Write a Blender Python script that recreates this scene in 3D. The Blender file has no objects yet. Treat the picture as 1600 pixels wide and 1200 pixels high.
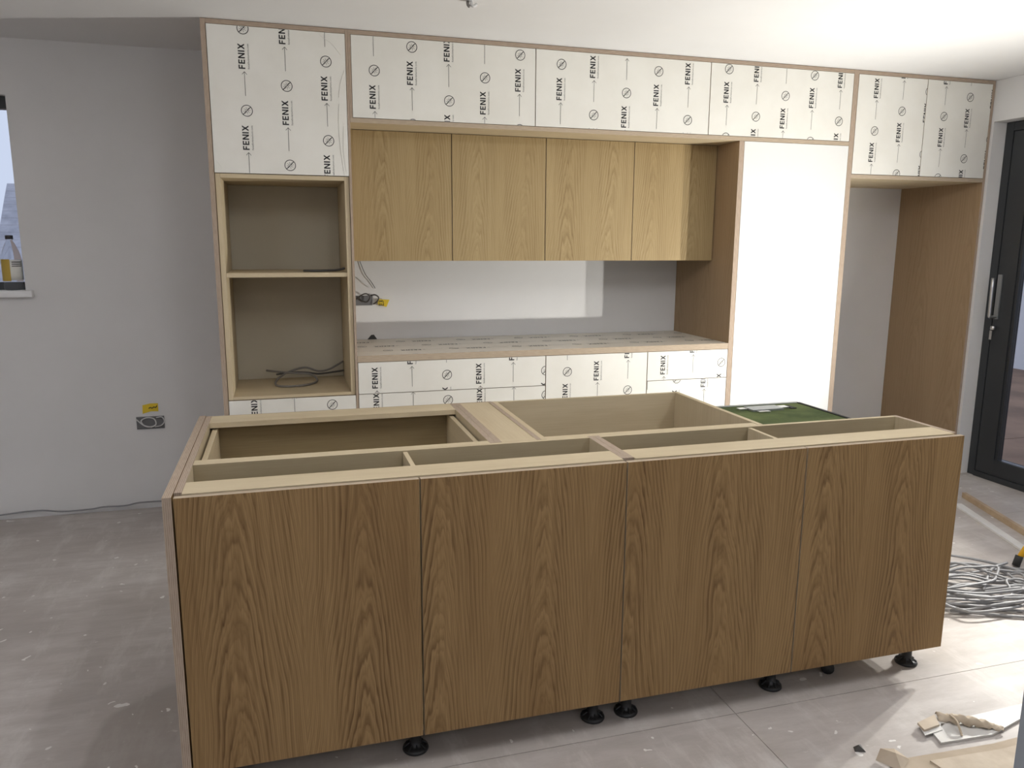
import bpy, bmesh, math, random
from mathutils import Vector, Matrix
random.seed(7)
S = bpy.context.scene
COL = S.collection

# ------------------------------------------------------------------ camera
CAM = Vector((0.0, -3.36263, 1.45003)); YAW, PIT, ROL, FPX = 0.285318, 0.180918, 0.0055138, 1214.74
Fv = Vector((math.sin(YAW)*math.cos(PIT), math.cos(YAW)*math.cos(PIT), -math.sin(PIT)))
R0 = Vector((math.cos(YAW), -math.sin(YAW), 0)); U0 = R0.cross(Fv)
Rv = R0*math.cos(ROL)+U0*math.sin(ROL); Uv = U0*math.cos(ROL)-R0*math.sin(ROL)
cd = bpy.data.cameras.new('camera'); cam = bpy.data.objects.new('camera', cd); COL.objects.link(cam)
cd.sensor_width = 36.0; cd.lens = FPX/1600*36.0; cd.clip_start = 0.05; cd.clip_end = 200
cam.matrix_world = Matrix(((Rv.x, Uv.x, -Fv.x, CAM.x), (Rv.y, Uv.y, -Fv.y, CAM.y), (Rv.z, Uv.z, -Fv.z, CAM.z), (0, 0, 0, 1)))
S.camera = cam
# ------------------------------------------------------------------ sky and exposure
W = bpy.data.worlds.new('sky'); S.world = W; W.use_nodes = True
bg = W.node_tree.nodes['Background']; bg.inputs[0].default_value = (0.70, 0.79, 1.0, 1); bg.inputs[1].default_value = 0.43
vs = S.view_settings
vs.view_transform = 'Standard'; vs.look = 'None'; vs.gamma = 1.0; vs.use_curve_mapping = False; vs.exposure = 1.0
LAMP_W = 15.5            # watts of each work-light head
FILL_E = 16.5          # radiance of the tubes of the added ceiling fill lamps

# ------------------------------------------------------------------ material helpers
MATS = {}
def nd(t, kind, **kw):
    n = t.nodes.new(kind)
    for k, v in kw.items(): setattr(n, k, v)
    return n
def base_mat(name, col=(0.8, 0.8, 0.8), rough=0.5, metal=0.0, spec=0.5):
    m = bpy.data.materials.new(name); m.use_nodes = True; MATS[name] = m
    b = m.node_tree.nodes['Principled BSDF']
    b.inputs['Base Color'].default_value = (*col, 1); b.inputs['Roughness'].default_value = rough
    b.inputs['Metallic'].default_value = metal; b.inputs['Specular IOR Level'].default_value = spec
    return m, m.node_tree, b
def mth(t, op, a, b=None, c=None):
    n = nd(t, 'ShaderNodeMath', operation=op)
    for i, x in enumerate((a, b, c)):
        if x is None: continue
        if isinstance(x, (int, float)): n.inputs[i].default_value = x
        else: t.links.new(x, n.inputs[i])
    return n.outputs[0]
def ramp(t, fac, stops, interp='LINEAR'):
    n = nd(t, 'ShaderNodeValToRGB'); cr = n.color_ramp; cr.interpolation = interp
    while len(cr.elements) < len(stops): cr.elements.new(0.5)
    for e, (p, c) in zip(cr.elements, stops): e.position = p; e.color = (*c, 1) if len(c) == 3 else c
    t.links.new(fac, n.inputs[0]); return n.outputs[0]
def noise(t, vec, scale, detail=3, rough=0.5, dim='3D'):
    n = nd(t, 'ShaderNodeTexNoise', noise_dimensions=dim)
    n.inputs['Scale'].default_value = scale; n.inputs['Detail'].default_value = detail; n.inputs['Roughness'].default_value = rough
    t.links.new(vec, n.inputs['Vector']); return n.outputs['Fac']
def mapped(t, vec, scale):
    n = nd(t, 'ShaderNodeMapping'); n.inputs['Scale'].default_value = scale; t.links.new(vec, n.inputs['Vector']); return n.outputs[0]
def mix(t, f, a, b, mode='MIX'):
    n = nd(t, 'ShaderNodeMix', data_type='RGBA', blend_type=mode)
    for s, x in ((0, f), (6, a), (7, b)):
        if isinstance(x, (int, float)): n.inputs[s].default_value = x
        elif isinstance(x, tuple): n.inputs[s].default_value = (*x, 1)
        else: t.links.new(x, n.inputs[s])
    return n.outputs[2]
def bump(t, b, h, strength=0.2, dist=0.002):
    n = nd(t, 'ShaderNodeBump'); n.inputs['Strength'].default_value = strength; n.inputs['Distance'].default_value = dist
    t.links.new(h, n.inputs['Height']); t.links.new(n.outputs[0], b.inputs['Normal'])

def oak_mat(name, light, dark, deep, contrast=1.0, leaf=0.30, taper=9.0, dens=100.0, d2=.0012):
    """Flat-cut oak veneer: nested arches along the middle of each leaf, straight lines at its sides."""
    m, t, b = base_mat(name, light, 0.55, 0, 0.3)
    uv = nd(t, 'ShaderNodeUVMap', uv_map='UVMap').outputs[0]
    sp = nd(t, 'ShaderNodeSeparateXYZ'); t.links.new(uv, sp.inputs[0]); u, v = sp.outputs[0], sp.outputs[1]
    n1 = noise(t, mapped(t, uv, (2.6, .9, 1)), 1.0, 2)
    n2 = noise(t, mapped(t, uv, (7, 1.5, 1)), 1.0, 2, .5)
    n3 = noise(t, mapped(t, uv, (55, 5.5, 1)), 1.0, 2, .55)
    n4 = noise(t, mapped(t, uv, (800, 10, 1)), 1.0, 3, .6)
    n5 = noise(t, mapped(t, uv, (4.0, .8, 1)), 1.0, 2)
    n6 = noise(t, mapped(t, uv, (20, 1.1, 1)), 1.0, 3, .65)
    n8 = noise(t, mapped(t, uv, (75, 1.4, 1)), 1.0, 3, .7)
    uw = mth(t, 'ADD', u, mth(t, 'MULTIPLY', mth(t, 'SUBTRACT', n1, .5), .13))
    xl = mth(t, 'SUBTRACT', mth(t, 'PINGPONG', uw, leaf), leaf*.5)
    r = mth(t, 'SQRT', mth(t, 'ADD', mth(t, 'MULTIPLY', xl, xl), d2))
    mid = mth(t, 'MAXIMUM', mth(t, 'SUBTRACT', 1.0, mth(t, 'MULTIPLY', mth(t, 'ABSOLUTE', xl), 2.2/leaf)), .12)
    f = mth(t, 'ADD', mth(t, 'MULTIPLY', r, dens), mth(t, 'MULTIPLY', v, taper))
    f = mth(t, 'ADD', f, mth(t, 'MULTIPLY', n2, 3.0))
    f = mth(t, 'ADD', f, mth(t, 'MULTIPLY', mth(t, 'MULTIPLY', n3, mid), 1.5))
    def prof(x): return ramp(t, mth(t, 'FRACT', x), [(0, (0, 0, 0)), (.10, (.12, .12, .12)), (.45, (.8, .8, .8)), (.80, (1, 1, 1)), (.92, (.6, .6, .6)), (1, (0, 0, 0))])
    l1 = prof(f); l2 = prof(mth(t, 'MULTIPLY', f, 2.31))
    band = ramp(t, mth(t, 'MULTIPLY', mth(t, 'ABSOLUTE', xl), 2/leaf), [(0, (.75, .75, .75)), (.22, (1, 1, 1)), (.60, (.85, .85, .85)), (1, (.40, .40, .40))])
    k = mth(t, 'MULTIPLY', ramp(t, n6, [(.34, (.12, .12, .12)), (.62, (1, 1, 1))]), band)
    l1 = mth(t, 'SUBTRACT', 1.0, mth(t, 'MULTIPLY', mth(t, 'SUBTRACT', 1.0, l1), k))
    l2 = mth(t, 'SUBTRACT', 1.0, mth(t, 'MULTIPLY', mth(t, 'SUBTRACT', 1.0, l2), .35))
    fib = ramp(t, n4, [(.3, (.35, .35, .35)), (.6, (1, 1, 1))])
    lum = mth(t, 'MULTIPLY', mth(t, 'MULTIPLY', l1, l2), mth(t, 'ADD', mth(t, 'MULTIPLY', fib, .5), .5))
    lum = mth(t, 'MULTIPLY', mth(t, 'POWER', lum, contrast), ramp(t, n8, [(.36, (.72, .72, .72)), (.50, (1, 1, 1))]))
    c = mix(t, lum, dark, light)
    c = mix(t, ramp(t, n5, [(.45, (0, 0, 0)), (.72, (.6, .6, .6))]), c, mix(t, lum, dark, deep))
    t.links.new(c, b.inputs['Base Color']); bump(t, b, lum, .10, .0005)
    return m
def ply_edge(name, a, bcol, period=0.0046, amt=.75):
    m, t, b = base_mat(name, a, 0.7, 0, 0.25)
    uv = nd(t, 'ShaderNodeUVMap', uv_map='UVMap').outputs[0]
    sp = nd(t, 'ShaderNodeSeparateXYZ'); t.links.new(uv, sp.inputs[0])
    w = mth(t, 'SINE', mth(t, 'MULTIPLY', sp.outputs[0], 2*math.pi/period))
    n = noise(t, mapped(t, uv, (500, 30, 1)), 1.0, 3)
    f = mth(t, 'ADD', mth(t, 'MULTIPLY', w, .35*amt), n)
    t.links.new(ramp(t, f, [(.2, bcol), (.75, a)]), b.inputs['Base Color']); return m
def birch_mat(name, a, bcol):
    m, t, b = base_mat(name, a, 0.6, 0, 0.3)
    uv = nd(t, 'ShaderNodeUVMap', uv_map='UVMap').outputs[0]
    n1 = noise(t, mapped(t, uv, (9, 1.6, 1)), 1.0, 4, .6)
    n2 = noise(t, mapped(t, uv, (160, 5, 1)), 1.0, 2)
    f = mth(t, 'ADD', mth(t, 'MULTIPLY', n1, .7), mth(t, 'MULTIPLY', n2, .3))
    t.links.new(ramp(t, f, [(.32, bcol), (.62, a)]), b.inputs['Base Color']); return m
def spotted(name, a, bcol, scale, rough=.8, bs=.15, bscale=60):
    m, t, b = base_mat(name, a, rough, 0, .3)
    co = nd(t, 'ShaderNodeTexCoord').outputs['Object']
    n1 = noise(t, co, scale, 4, .6)
    t.links.new(ramp(t, n1, [(.35, bcol), (.65, a)]), b.inputs['Base Color'])
    bump(t, b, noise(t, co, bscale, 2), bs, .002); return m

oak_mat('oak', (0.375, 0.240, 0.106), (0.118, 0.062, 0.020), (0.27, 0.158, 0.062), .85)
oak_mat('oak_pale', (0.435, 0.33, 0.172), (0.235, 0.158, 0.068), (0.36, 0.258, 0.122), .75, leaf=.25, taper=8, dens=95)
oak_mat('oak_smooth', (0.40, 0.285, 0.175), (0.28, 0.19, 0.105), (0.33, 0.23, 0.135), .55, leaf=.33, taper=5, dens=60)
ply_edge('ply_edge', (0.48, 0.385, 0.30), (0.31, 0.235, 0.18))
ply_edge('door_edge', (0.50, 0.41, 0.31), (0.38, 0.30, 0.22), amt=.3)
birch_mat('birch', (0.60, 0.505, 0.345), (0.51, 0.415, 0.27))
birch_mat('birch_deep_shade', (0.29, 0.225, 0.125), (0.23, 0.17, 0.09))  # birch with the shade of the drawer interior put into its colour
birch_mat('birch_shade', (0.44, 0.365, 0.235), (0.37, 0.30, 0.185))  # darker birch copy, shade inside the open cabinets painted in
spotted('taupe_back', (0.54, 0.50, 0.40), (0.51, 0.47, 0.375), 2.0)
spotted('film', (0.80, 0.79, 0.74), (0.76, 0.745, 0.69), 4.0, .45, .03, 20)
spotted('worktop_film', (0.82, 0.77, 0.68), (0.77, 0.72, 0.63), 6.0, .4, .03, 20)
base_mat('print_ink', (0.018, 0.018, 0.02), .5)
base_mat('print_thin', (0.06, 0.06, 0.06), .5)
base_mat('white_lacquer', (0.76, 0.765, 0.75), .35)
base_mat('carcass_shade', (0.035, 0.03, 0.025), .85)  # near-black colour stands in for the shade in the door gaps
base_mat('black_plastic', (0.012, 0.012, 0.013), .42)
base_mat('black_rubber', (0.02, 0.02, 0.02), .7)
base_mat('anthracite', (0.032, 0.035, 0.039), .38)
base_mat('steel', (0.62, 0.62, 0.62), .3, 1.0)
base_mat('dull_steel', (0.40, 0.42, 0.43), .45, .8)
base_mat('grey_cable', (0.27, 0.27, 0.28), .5)
base_mat('dark_cable', (0.07, 0.065, 0.06), .55)
base_mat('mid_cable', (0.20, 0.185, 0.17), .55)
base_mat('pale_cable', (0.62, 0.62, 0.62), .5)
base_mat('tag_yellow', (0.75, 0.55, 0.03), .6)
base_mat('lamp_yellow', (0.80, 0.42, 0.02), .45)
base_mat('box_grey', (0.17, 0.17, 0.175), .75)
base_mat('box_dark', (0.05, 0.05, 0.05), .8)
base_mat('pvc_white', (0.85, 0.85, 0.86), .4)
base_mat('grey_sheet', (0.30, 0.33, 0.37), .55)
base_mat('cap_black', (0.03, 0.03, 0.035), .4)
base_mat('label_gold', (0.52, 0.36, 0.06), .5)
base_mat('white_print', (0.85, 0.85, 0.80), .5)
base_mat('render_white', (0.80, 0.81, 0.84), .8)
spotted('plaster', (0.76, 0.755, 0.75), (0.72, 0.715, 0.71), 1.6, .85, .08, 25)
spotted('ceiling_paint', (0.80, 0.80, 0.80), (0.77, 0.77, 0.77), 1.2, .9, .06, 18)
spotted('cardboard', (0.55, 0.46, 0.36), (0.42, 0.34, 0.25), 5.0, .85, .3, 18)
spotted('brown_paper', (0.62, 0.53, 0.42), (0.50, 0.41, 0.31), 9.0, .7, .5, 30)
spotted('white_board', (0.72, 0.71, 0.69), (0.62, 0.60, 0.57), 7.0, .5, .1, 30)
spotted('rubble_soil', (0.36, 0.24, 0.17), (0.22, 0.15, 0.11), 1.4, .95, .6, 6)
spotted('roof_tile_grey', (0.50, 0.50, 0.54), (0.36, 0.36, 0.40), 2.5, .8, .3, 12)
spotted('batten', (0.50, 0.38, 0.26), (0.40, 0.29, 0.19), 12.0, .7, .1, 40)
# green bitumen mat on the appliance
spotted('green_mat', (0.12, 0.15, 0.055), (0.06, 0.085, 0.03), 9.0, .9, .5, 60)
# clear materials
m, t, b = base_mat('glass', (1, 1, 1), 0.0); b.inputs['Transmission Weight'].default_value = 1.0; b.inputs['IOR'].default_value = 1.1
m, t, b = base_mat('clear_plastic', (0.93, 0.96, 1.0), 0.06); b.inputs['Transmission Weight'].default_value = .92; b.inputs['IOR'].default_value = 1.04
m, t, b = base_mat('lamp_lens', (.9, .9, .9), .3); b.inputs['Emission Color'].default_value = (1, .97, .9, 1); b.inputs['Emission Strength'].default_value = 30
# floor boards: grey-beige, scuffed, with plaster specks and one darker oval patch
m, t, b = base_mat('floor_board', (.45, .42, .39), .6, 0, .35)
co = nd(t, 'ShaderNodeNewGeometry').outputs['Position']
n1 = noise(t, mapped(t, co, (1, 1.8, 1)), 1.3, 6, .65)
n2 = noise(t, mapped(t, co, (2.2, 9, 1)), 1.6, 5, .7)
n7 = noise(t, mapped(t, co, (7, 2.0, 1)), 1.1, 5, .7)
c = ramp(t, n1, [(.30, (.40, .36, .33)), (.5, (.50, .46, .435)), (.68, (.62, .585, .56))])
c = mix(t, ramp(t, n2, [(.38, (.5, .5, .5)), (.62, (0, 0, 0))]), c, (.37, .33, .305))
c = mix(t, ramp(t, n7, [(.52, (0, 0, 0)), (.74, (.6, .6, .6))]), c, (.68, .65, .62))
def blob(x, y, rx, ry, soft, warp):
    sp = nd(t, 'ShaderNodeSeparateXYZ'); t.links.new(co, sp.inputs[0])
    a = mth(t, 'DIVIDE', mth(t, 'SUBTRACT', sp.outputs[0], x), rx); e = mth(t, 'DIVIDE', mth(t, 'SUBTRACT', sp.outputs[1], y), ry)
    d = mth(t, 'SQRT', mth(t, 'ADD', mth(t, 'MULTIPLY', a, a), mth(t, 'MULTIPLY', e, e)))
    d = mth(t, 'ADD', d, mth(t, 'MULTIPLY', mth(t, 'SUBTRACT', noise(t, co, 5.0, 3), .5), warp))
    return ramp(t, d, [(1-soft, (1, 1, 1)), (1, (0, 0, 0))])
s1 = blob(-.36, -1.13, .26, .36, .08, .25)
for s_, k in ((s1, .55),):
    c = mix(t, mth(t, 'MULTIPLY', s_, k), c, (.30, .265, .235))
dn = nd(t, 'ShaderNodeTexNoise'); dn.inputs['Scale'].default_value = 14.0; dn.inputs['Detail'].default_value = 3; t.links.new(co, dn.inputs['Vector'])
va = nd(t, 'ShaderNodeVectorMath', operation='MULTIPLY_ADD'); t.links.new(dn.outputs['Color'], va.inputs[0]); va.inputs[1].default_value = (.09, .09, 0); t.links.new(co, va.inputs[2])
def specks(scale, lo, hi):
    vo = nd(t, 'ShaderNodeTexVoronoi', voronoi_dimensions='2D'); vo.inputs['Scale'].default_value = scale; t.links.new(va.outputs[0], vo.inputs['Vector'])
    sc = nd(t, 'ShaderNodeSeparateColor'); t.links.new(vo.outputs['Color'], sc.inputs[0])
    rad = ramp(t, sc.outputs[0], [(lo, (0, 0, 0)), (1, (hi, hi, hi))])
    return mth(t, 'LESS_THAN', vo.outputs['Distance'], rad)
spk = mth(t, 'MAXIMUM', specks(6.0, .86, .10), specks(24.0, .93, .22))
c = mix(t, spk, c, (.74, .72, .69))
sc2 = ramp(t, noise(t, mapped(t, co, (1.5, 4, 1)), 6.0, 5, .7), [(.66, (0, 0, 0)), (.72, (.7, .7, .7))])
c = mix(t, sc2, c, (.66, .63, .60))
t.links.new(c, b.inputs['Base Color']); bump(t, b, n2, .15, .003)
t.links.new(ramp(t, n1, [(.3, (.42, .42, .42)), (.7, (.7, .7, .7))]), b.inputs['Roughness'])

# ------------------------------------------------------------------ object helpers
ORIGIN = {}
def thing(name, label, cat, base=(0, 0, 0), group=None):
    o = bpy.data.objects.new(name, None); COL.objects.link(o); o.location = base; o.empty_display_size = .1
    o['label'] = label; o['category'] = cat
    if group: o['group'] = group
    ORIGIN[o] = Vector(base); return o
def tag(o, label, cat, group=None):
    o['label'] = label; o['category'] = cat
    if group: o['group'] = group
    return o
def struct(o): o['kind'] = 'structure'; return o
def link(name, me, parent=None, base=None):
    o = bpy.data.objects.new(name, me); COL.objects.link(o)
    if parent is not None:
        og = ORIGIN.get(parent, Vector((0, 0, 0))); ORIGIN[o] = og; o.parent = parent
        me.transform(Matrix.Translation(-og))
    elif base is not None:
        me.transform(Matrix.Translation(-Vector(base))); o.location = base; ORIGIN[o] = Vector(base)
    return o
def mesh(name, verts, faces, mat, parent=None, smooth=False, uvs=None, fm=None, base=None):
    me = bpy.data.meshes.new(name); me.from_pydata(verts, [], faces)
    for mm in (mat if isinstance(mat, (list, tuple)) else [mat]): me.materials.append(MATS[mm])
    if fm: me.polygons.foreach_set('material_index', fm)
    if uvs:
        l = me.uv_layers.new(name='UVMap'); k = 0
        for fu in uvs:
            for q in fu: l.data[k].uv = q; k += 1
    if smooth: me.polygons.foreach_set('use_smooth', [True]*len(me.polygons))
    me.update(); return link(name, me, parent, base)
BF = [(0, 3, 2, 1), (4, 5, 6, 7), (0, 1, 5, 4), (1, 2, 6, 5), (2, 3, 7, 6), (3, 0, 4, 7)]; BN = [2, 2, 1, 0, 1, 0]
def bverts(a, b):
    (x0, y0, z0), (x1, y1, z1) = a, b
    return [(x0, y0, z0), (x1, y0, z0), (x1, y1, z0), (x0, y1, z0), (x0, y0, z1), (x1, y0, z1), (x1, y1, z1), (x0, y1, z1)]
def board(name, a, b, face='oak', edge='ply_edge', grain='z', parent=None, off=None, base=None):
    """A sheet of board: veneer on the two faces across its thickness, layered edge on the rest."""
    v = bverts(a, b); d = [b[i]-a[i] for i in range(3)]; th = d.index(min(d)); g = 'xyz'.index(grain)
    ou, ov = off if off else (random.uniform(0, 40), random.uniform(0, 40)); uvs = []; fm = []
    for f, n in zip(BF, BN):
        if n == th:
            ga = g if g != th else [i for i in range(3) if i != th][0]
            ac = [i for i in range(3) if i not in (th, ga)][0]
            uvs.append([(v[i][ac]-a[ac]+ou, v[i][ga]-a[ga]+ov) for i in f]); fm.append(0)
        else:
            la = [i for i in range(3) if i not in (th, n)][0]
            uvs.append([(v[i][th]-a[th], v[i][la]-a[la]+ov) for i in f]); fm.append(1)
    return mesh(name, v, BF, [face, edge], parent, uvs=uvs, fm=fm, base=base)
def box(name, a, b, mat, parent=None, base=None):
    return mesh(name, bverts(a, b), BF, mat, parent, base=base)
def boxes(name, lst, mat, parent=None, base=None):
    v = []; f = []
    for a, b in lst:
        k = len(v); v += bverts(a, b); f += [tuple(i+k for i in q) for q in BF]
    return mesh(name, v, f, mat, parent, base=base)
def tube_data(pts, r, seg=8, cyc=False, sub=6):
    P = [Vector(p) for p in pts]
    if sub > 1 and len(P) > 2:
        Q = []; n = len(P); rng = n if cyc else n-1
        for i in range(rng):
            if cyc: a, b_, c_, d = P[i-1], P[i], P[(i+1) % n], P[(i+2) % n]
            else: a, b_, c_, d = P[max(i-1, 0)], P[i], P[i+1], P[min(i+2, n-1)]
            for k in range(sub):
                s = k/sub; Q.append(.5*((2*b_)+(c_-a)*s+(2*a-5*b_+4*c_-d)*s*s+(3*b_-a-3*c_+d)*s**3))
        if not cyc: Q.append(P[-1])
        P = Q
    n = len(P); v = []; f = []; up = None
    for i, p in enumerate(P):
        tg = (P[(i+1) % n]-P[i-1]) if cyc else (P[min(i+1, n-1)]-P[max(i-1, 0)])
        tg.normalize()
        if up is None: up = tg.orthogonal().normalized()
        up = (up-tg*up.dot(tg)).normalized(); w = tg.cross(up)
        rr = r[i*len(r)//n] if isinstance(r, (list, tuple)) else r
        for k in range(seg):
            a = 2*math.pi*k/seg; v.append(tuple(p+(up*math.cos(a)+w*math.sin(a))*rr))
    for i in range(n if cyc else n-1):
        j = (i+1) % n
        for k in range(seg): f.append((i*seg+k, i*seg+(k+1) % seg, j*seg+(k+1) % seg, j*seg+k))
    if not cyc: f += [tuple(range(seg-1, -1, -1)), tuple((n-1)*seg+k for k in range(seg))]
    return v, f
def tube(name, pts, r, mat, parent=None, seg=8, cyc=False, sub=6, base=None):
    v, f = tube_data(pts, r, seg, cyc, sub); return mesh(name, v, f, mat, parent, True, base=base)
def tubes(name, lst, mat, parent=None, base=None):
    V = []; F = []
    for pts, r in lst:
        v, f = tube_data(pts, r, 8); k = len(V); V += v; F += [tuple(i+k for i in q) for q in f]
    return mesh(name, V, F, mat, parent, True, base=base)
def lathe(name, prof, c, mat, parent=None, seg=28, base=None, smooth=True):
    v = []; f = []
    for r, z in prof:
        for k in range(seg):
            a = 2*math.pi*k/seg; v.append((c[0]+r*math.cos(a), c[1]+r*math.sin(a), c[2]+z))
    for i in range(len(prof)-1):
        for k in range(seg): f.append((i*seg+k, i*seg+(k+1) % seg, (i+1)*seg+(k+1) % seg, (i+1)*seg+k))
    f.append(tuple(range(seg-1, -1, -1))); f.append(tuple((len(prof)-1)*seg+k for k in range(seg)))
    o = mesh(name, v, f, mat, parent, smooth, base=base); return o
def text_polys(body):
    c = bpy.data.curves.new('t', 'FONT'); c.body = body; c.resolution_u = 1; c.fill_mode = 'FRONT'
    o = bpy.data.objects.new('t', c); COL.objects.link(o); bpy.context.view_layer.update()
    me = bpy.data.meshes.new_from_object(o.evaluated_get(bpy.context.evaluated_depsgraph_get()))
    V = [(p.co.x, p.co.y) for p in me.vertices]; Fc = [tuple(p.vertices) for p in me.polygons]
    bpy.data.objects.remove(o); bpy.data.curves.remove(c); bpy.data.meshes.remove(me)
    x0 = min(p[0] for p in V); x1 = max(p[0] for p in V); y0 = min(p[1] for p in V)
    return [((p[0]-x0)/(x1-x0), (p[1]-y0)/(x1-x0)) for p in V], Fc

# ------------------------------------------------------------------ printed protective film (words, arrows, no-sun marks)
def bar2(x0, y0, x1, y1, w):
    d = Vector((x1-x0, y1-y0)); n = Vector((-d.y, d.x)).normalized()*w/2
    return [(x0-n.x, y0-n.y), (x1-n.x, y1-n.y), (x1+n.x, y1+n.y), (x0+n.x, y0+n.y)], [(0, 1, 2, 3)]
def ring2(r0, r1, n=28):
    v = []; f = []
    for k in range(n):
        a = 2*math.pi*k/n; v += [(r0*math.cos(a), r0*math.sin(a)), (r1*math.cos(a), r1*math.sin(a))]
    for k in range(n): j = (k+1) % n; f.append((2*k, 2*k+1, 2*j+1, 2*j))
    return v, f
def letters2():
    H = .028; w = .0058; out = []; x = 0
    def R(a, b_, c_, d): out.append(([(a, b_), (c_, b_), (c_, d), (a, d)], [(0, 1, 2, 3)]))
    R(x, 0, x+w, H); R(x+w, H-w*.9, x+.017, H); R(x+w, H*.5-w*.45, x+.0155, H*.5+w*.45); x += .0215
    R(x, 0, x+w, H); R(x+w, H-w*.9, x+.0175, H); R(x+w, H*.5-w*.45, x+.016, H*.5+w*.45); R(x+w, 0, x+.0175, w*.9); x += .0225
    R(x, 0, x+w, H); R(x+.017, 0, x+.017+w, H); out.append(([(x+w, H), (x, H), (x+.017, 0), (x+.017+w, 0)][::-1], [(0, 1, 2, 3)])); x += .0275
    R(x, 0, x+w, H); x += .0100
    out.append(([(x, 0), (x+w*1.15, 0), (x+.0245, H), (x+.0245-w*1.15, H)], [(0, 1, 2, 3)]))
    out.append(([(x+.0245-w*1.15, 0), (x+.0245, 0), (x+w*1.15, H), (x, H)], [(0, 1, 2, 3)]))
    return out
URLV, URLF = text_polys('fenixforinteriors.com')
MARK = []; MARKS = {}   # (2-D verts, faces, material index) about the centre of the no-sun mark
v, f = ring2(.0222, .0252); MARK.append((v, f, 0))
MARK.append((*bar2(-.0168, -.0168, .0168, .0168, .0032), 0))
v, f = ring2(.0066, .0080, 14); MARK.append((v, f, 0))
for k in range(8):
    a = math.pi*k/4+.2; MARK.append((*bar2(.0105*math.cos(a), .0105*math.sin(a), .0150*math.cos(a), .0150*math.sin(a), .0015), 0))
MARKS['no_sun_symbol'] = MARK; MARK = []
for v, f in letters2(): MARK.append(([(.003-q[1], .177+q[0]) for q in v], f, 0))
MARK.append(([(.0215-q[1]*.106, .177+q[0]*.106) for q in URLV], URLF, 1))
MARKS['printed_word'] = MARK; MARK = []
MARK.append((*bar2(-.002, .063, -.002, .165, .0019), 1))
MARK.append((*bar2(-.002, .166, -.0125, .154, .0019), 1)); MARK.append((*bar2(-.002, .166, .0085, .154, .0019), 1))
MARKS['printed_arrow'] = MARK
PX, PZ, PERIOD = .1765, .1155, .3465
def film_print(rect, c0, fn, parent):
    """Printed marks on the film, each cut off at the edge of the sheet: words, arrows and no-sun symbols."""
    u0, u1, v0, v1 = rect
    for k in range(math.floor((u0-c0[0])/PX)-1, math.ceil((u1-c0[0])/PX)+2):
        cx = c0[0]+k*PX
        for mm in range(-9, 10):
            cy = c0[1]+k*PZ+mm*PERIOD
            for name, parts in MARKS.items():
                bm = bmesh.new()
                for V, Fc, mi in parts:
                    xs = [q[0]+cx for q in V]; ys = [q[1]+cy for q in V]
                    if max(xs) < u0 or min(xs) > u1 or max(ys) < v0 or min(ys) > v1: continue
                    bv = [bm.verts.new((x, y, 0)) for x, y in zip(xs, ys)]
                    for q in Fc:
                        try: bm.faces.new([bv[i] for i in q]).material_index = mi
                        except ValueError: pass
                for co, no in (((u0, 0, 0), (-1, 0, 0)), ((u1, 0, 0), (1, 0, 0)), ((0, v0, 0), (0, -1, 0)), ((0, v1, 0), (0, 1, 0))):
                    if bm.faces: bmesh.ops.bisect_plane(bm, geom=bm.verts[:]+bm.edges[:]+bm.faces[:], plane_co=co, plane_no=no, clear_outer=True)
                if not bm.faces: bm.free(); continue
                for q in bm.verts: q.co = fn(q.co.x, q.co.y)
                me = bpy.data.meshes.new(name); bm.to_mesh(me); bm.free()
                me.materials.append(MATS['print_ink']); me.materials.append(MATS['print_thin'])
                link(name, me, parent)
Y0, YB = 0.471, 1.118
def film_front(name, x0, x1, z0, z1, c0, parent):
    d = board(name, (x0, Y0, z0), (x1, Y0+.019, z1), 'film', 'door_edge', 'z', parent)
    film_print((x0+.001, x1-.001, z0+.001, z1-.001), c0, lambda u, v: (u, Y0-.0006, v), d)
    return d

# ================================================================== the room
XW = 4.089
fl = struct(box('floor', (-2.95, -6.2, -.08), (4.6, 1.42, -.021), 'box_dark'))
FB = [(-2.90, -.30, -2.05, 1.117), (-2.90, -.30, -4.49, -2.05), (-2.90, -.30, -6.2, -4.49)]
for ya, yb, cuts in ((-6.2, -5.10, (-.30, 2.14, 4.30)), (-5.10, -3.88, (-.30, 1.30, 3.74, 4.30)), (-3.88, -2.66, (-.30, 2.14, 4.30)), (-2.66, -1.44, (-.30, 1.30, 3.74, 4.30)), (-1.44, -.22, (-.30, 1.30, 4.30)), (-.22, 1.117, (-.30, 1.30, 4.30))):
    FB += [(cuts[i], cuts[i+1], ya, yb) for i in range(len(cuts)-1)]
for xa, xb, ya, yb in FB: box('floor_board', (xa+.0010, ya+.0010, -.0205), (xb-.0010, yb-.0010, 0), 'floor_board', fl)
WX1, WZ0, WZ1, WX0 = -1.250, 1.185, 2.137, -2.40
struct(boxes('wall_back', [((-2.95, 1.12, -.02), (WX0, 1.40, 2.3995)), ((WX0, 1.12, -.02), (WX1, 1.40, WZ0)), ((WX0, 1.12, WZ1), (WX1, 1.40, 2.3995)), ((WX1, 1.12, -.02), (4.60, 1.40, 2.3995))], 'plaster'))
DY1, DY0, DZ1 = .455, -2.35, 2.165       # glazed door opening in the right wall
struct(boxes('wall_right', [((XW, DY1, -.02), (4.42, 1.12, 2.3995)), ((XW, DY0, DZ1), (4.42, DY1, 2.3995)), ((XW, -6.2, -.02), (4.42, DY0, 2.3995))], 'plaster'))
struct(box('wall_left', (-3.1, -6.2, -.02), (-2.90, 1.42, 2.3995), 'plaster'))
RX0, RX1, RZ0, RZ1 = -1.6, 1.6, .0, 2.15  # opening behind the camera
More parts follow.
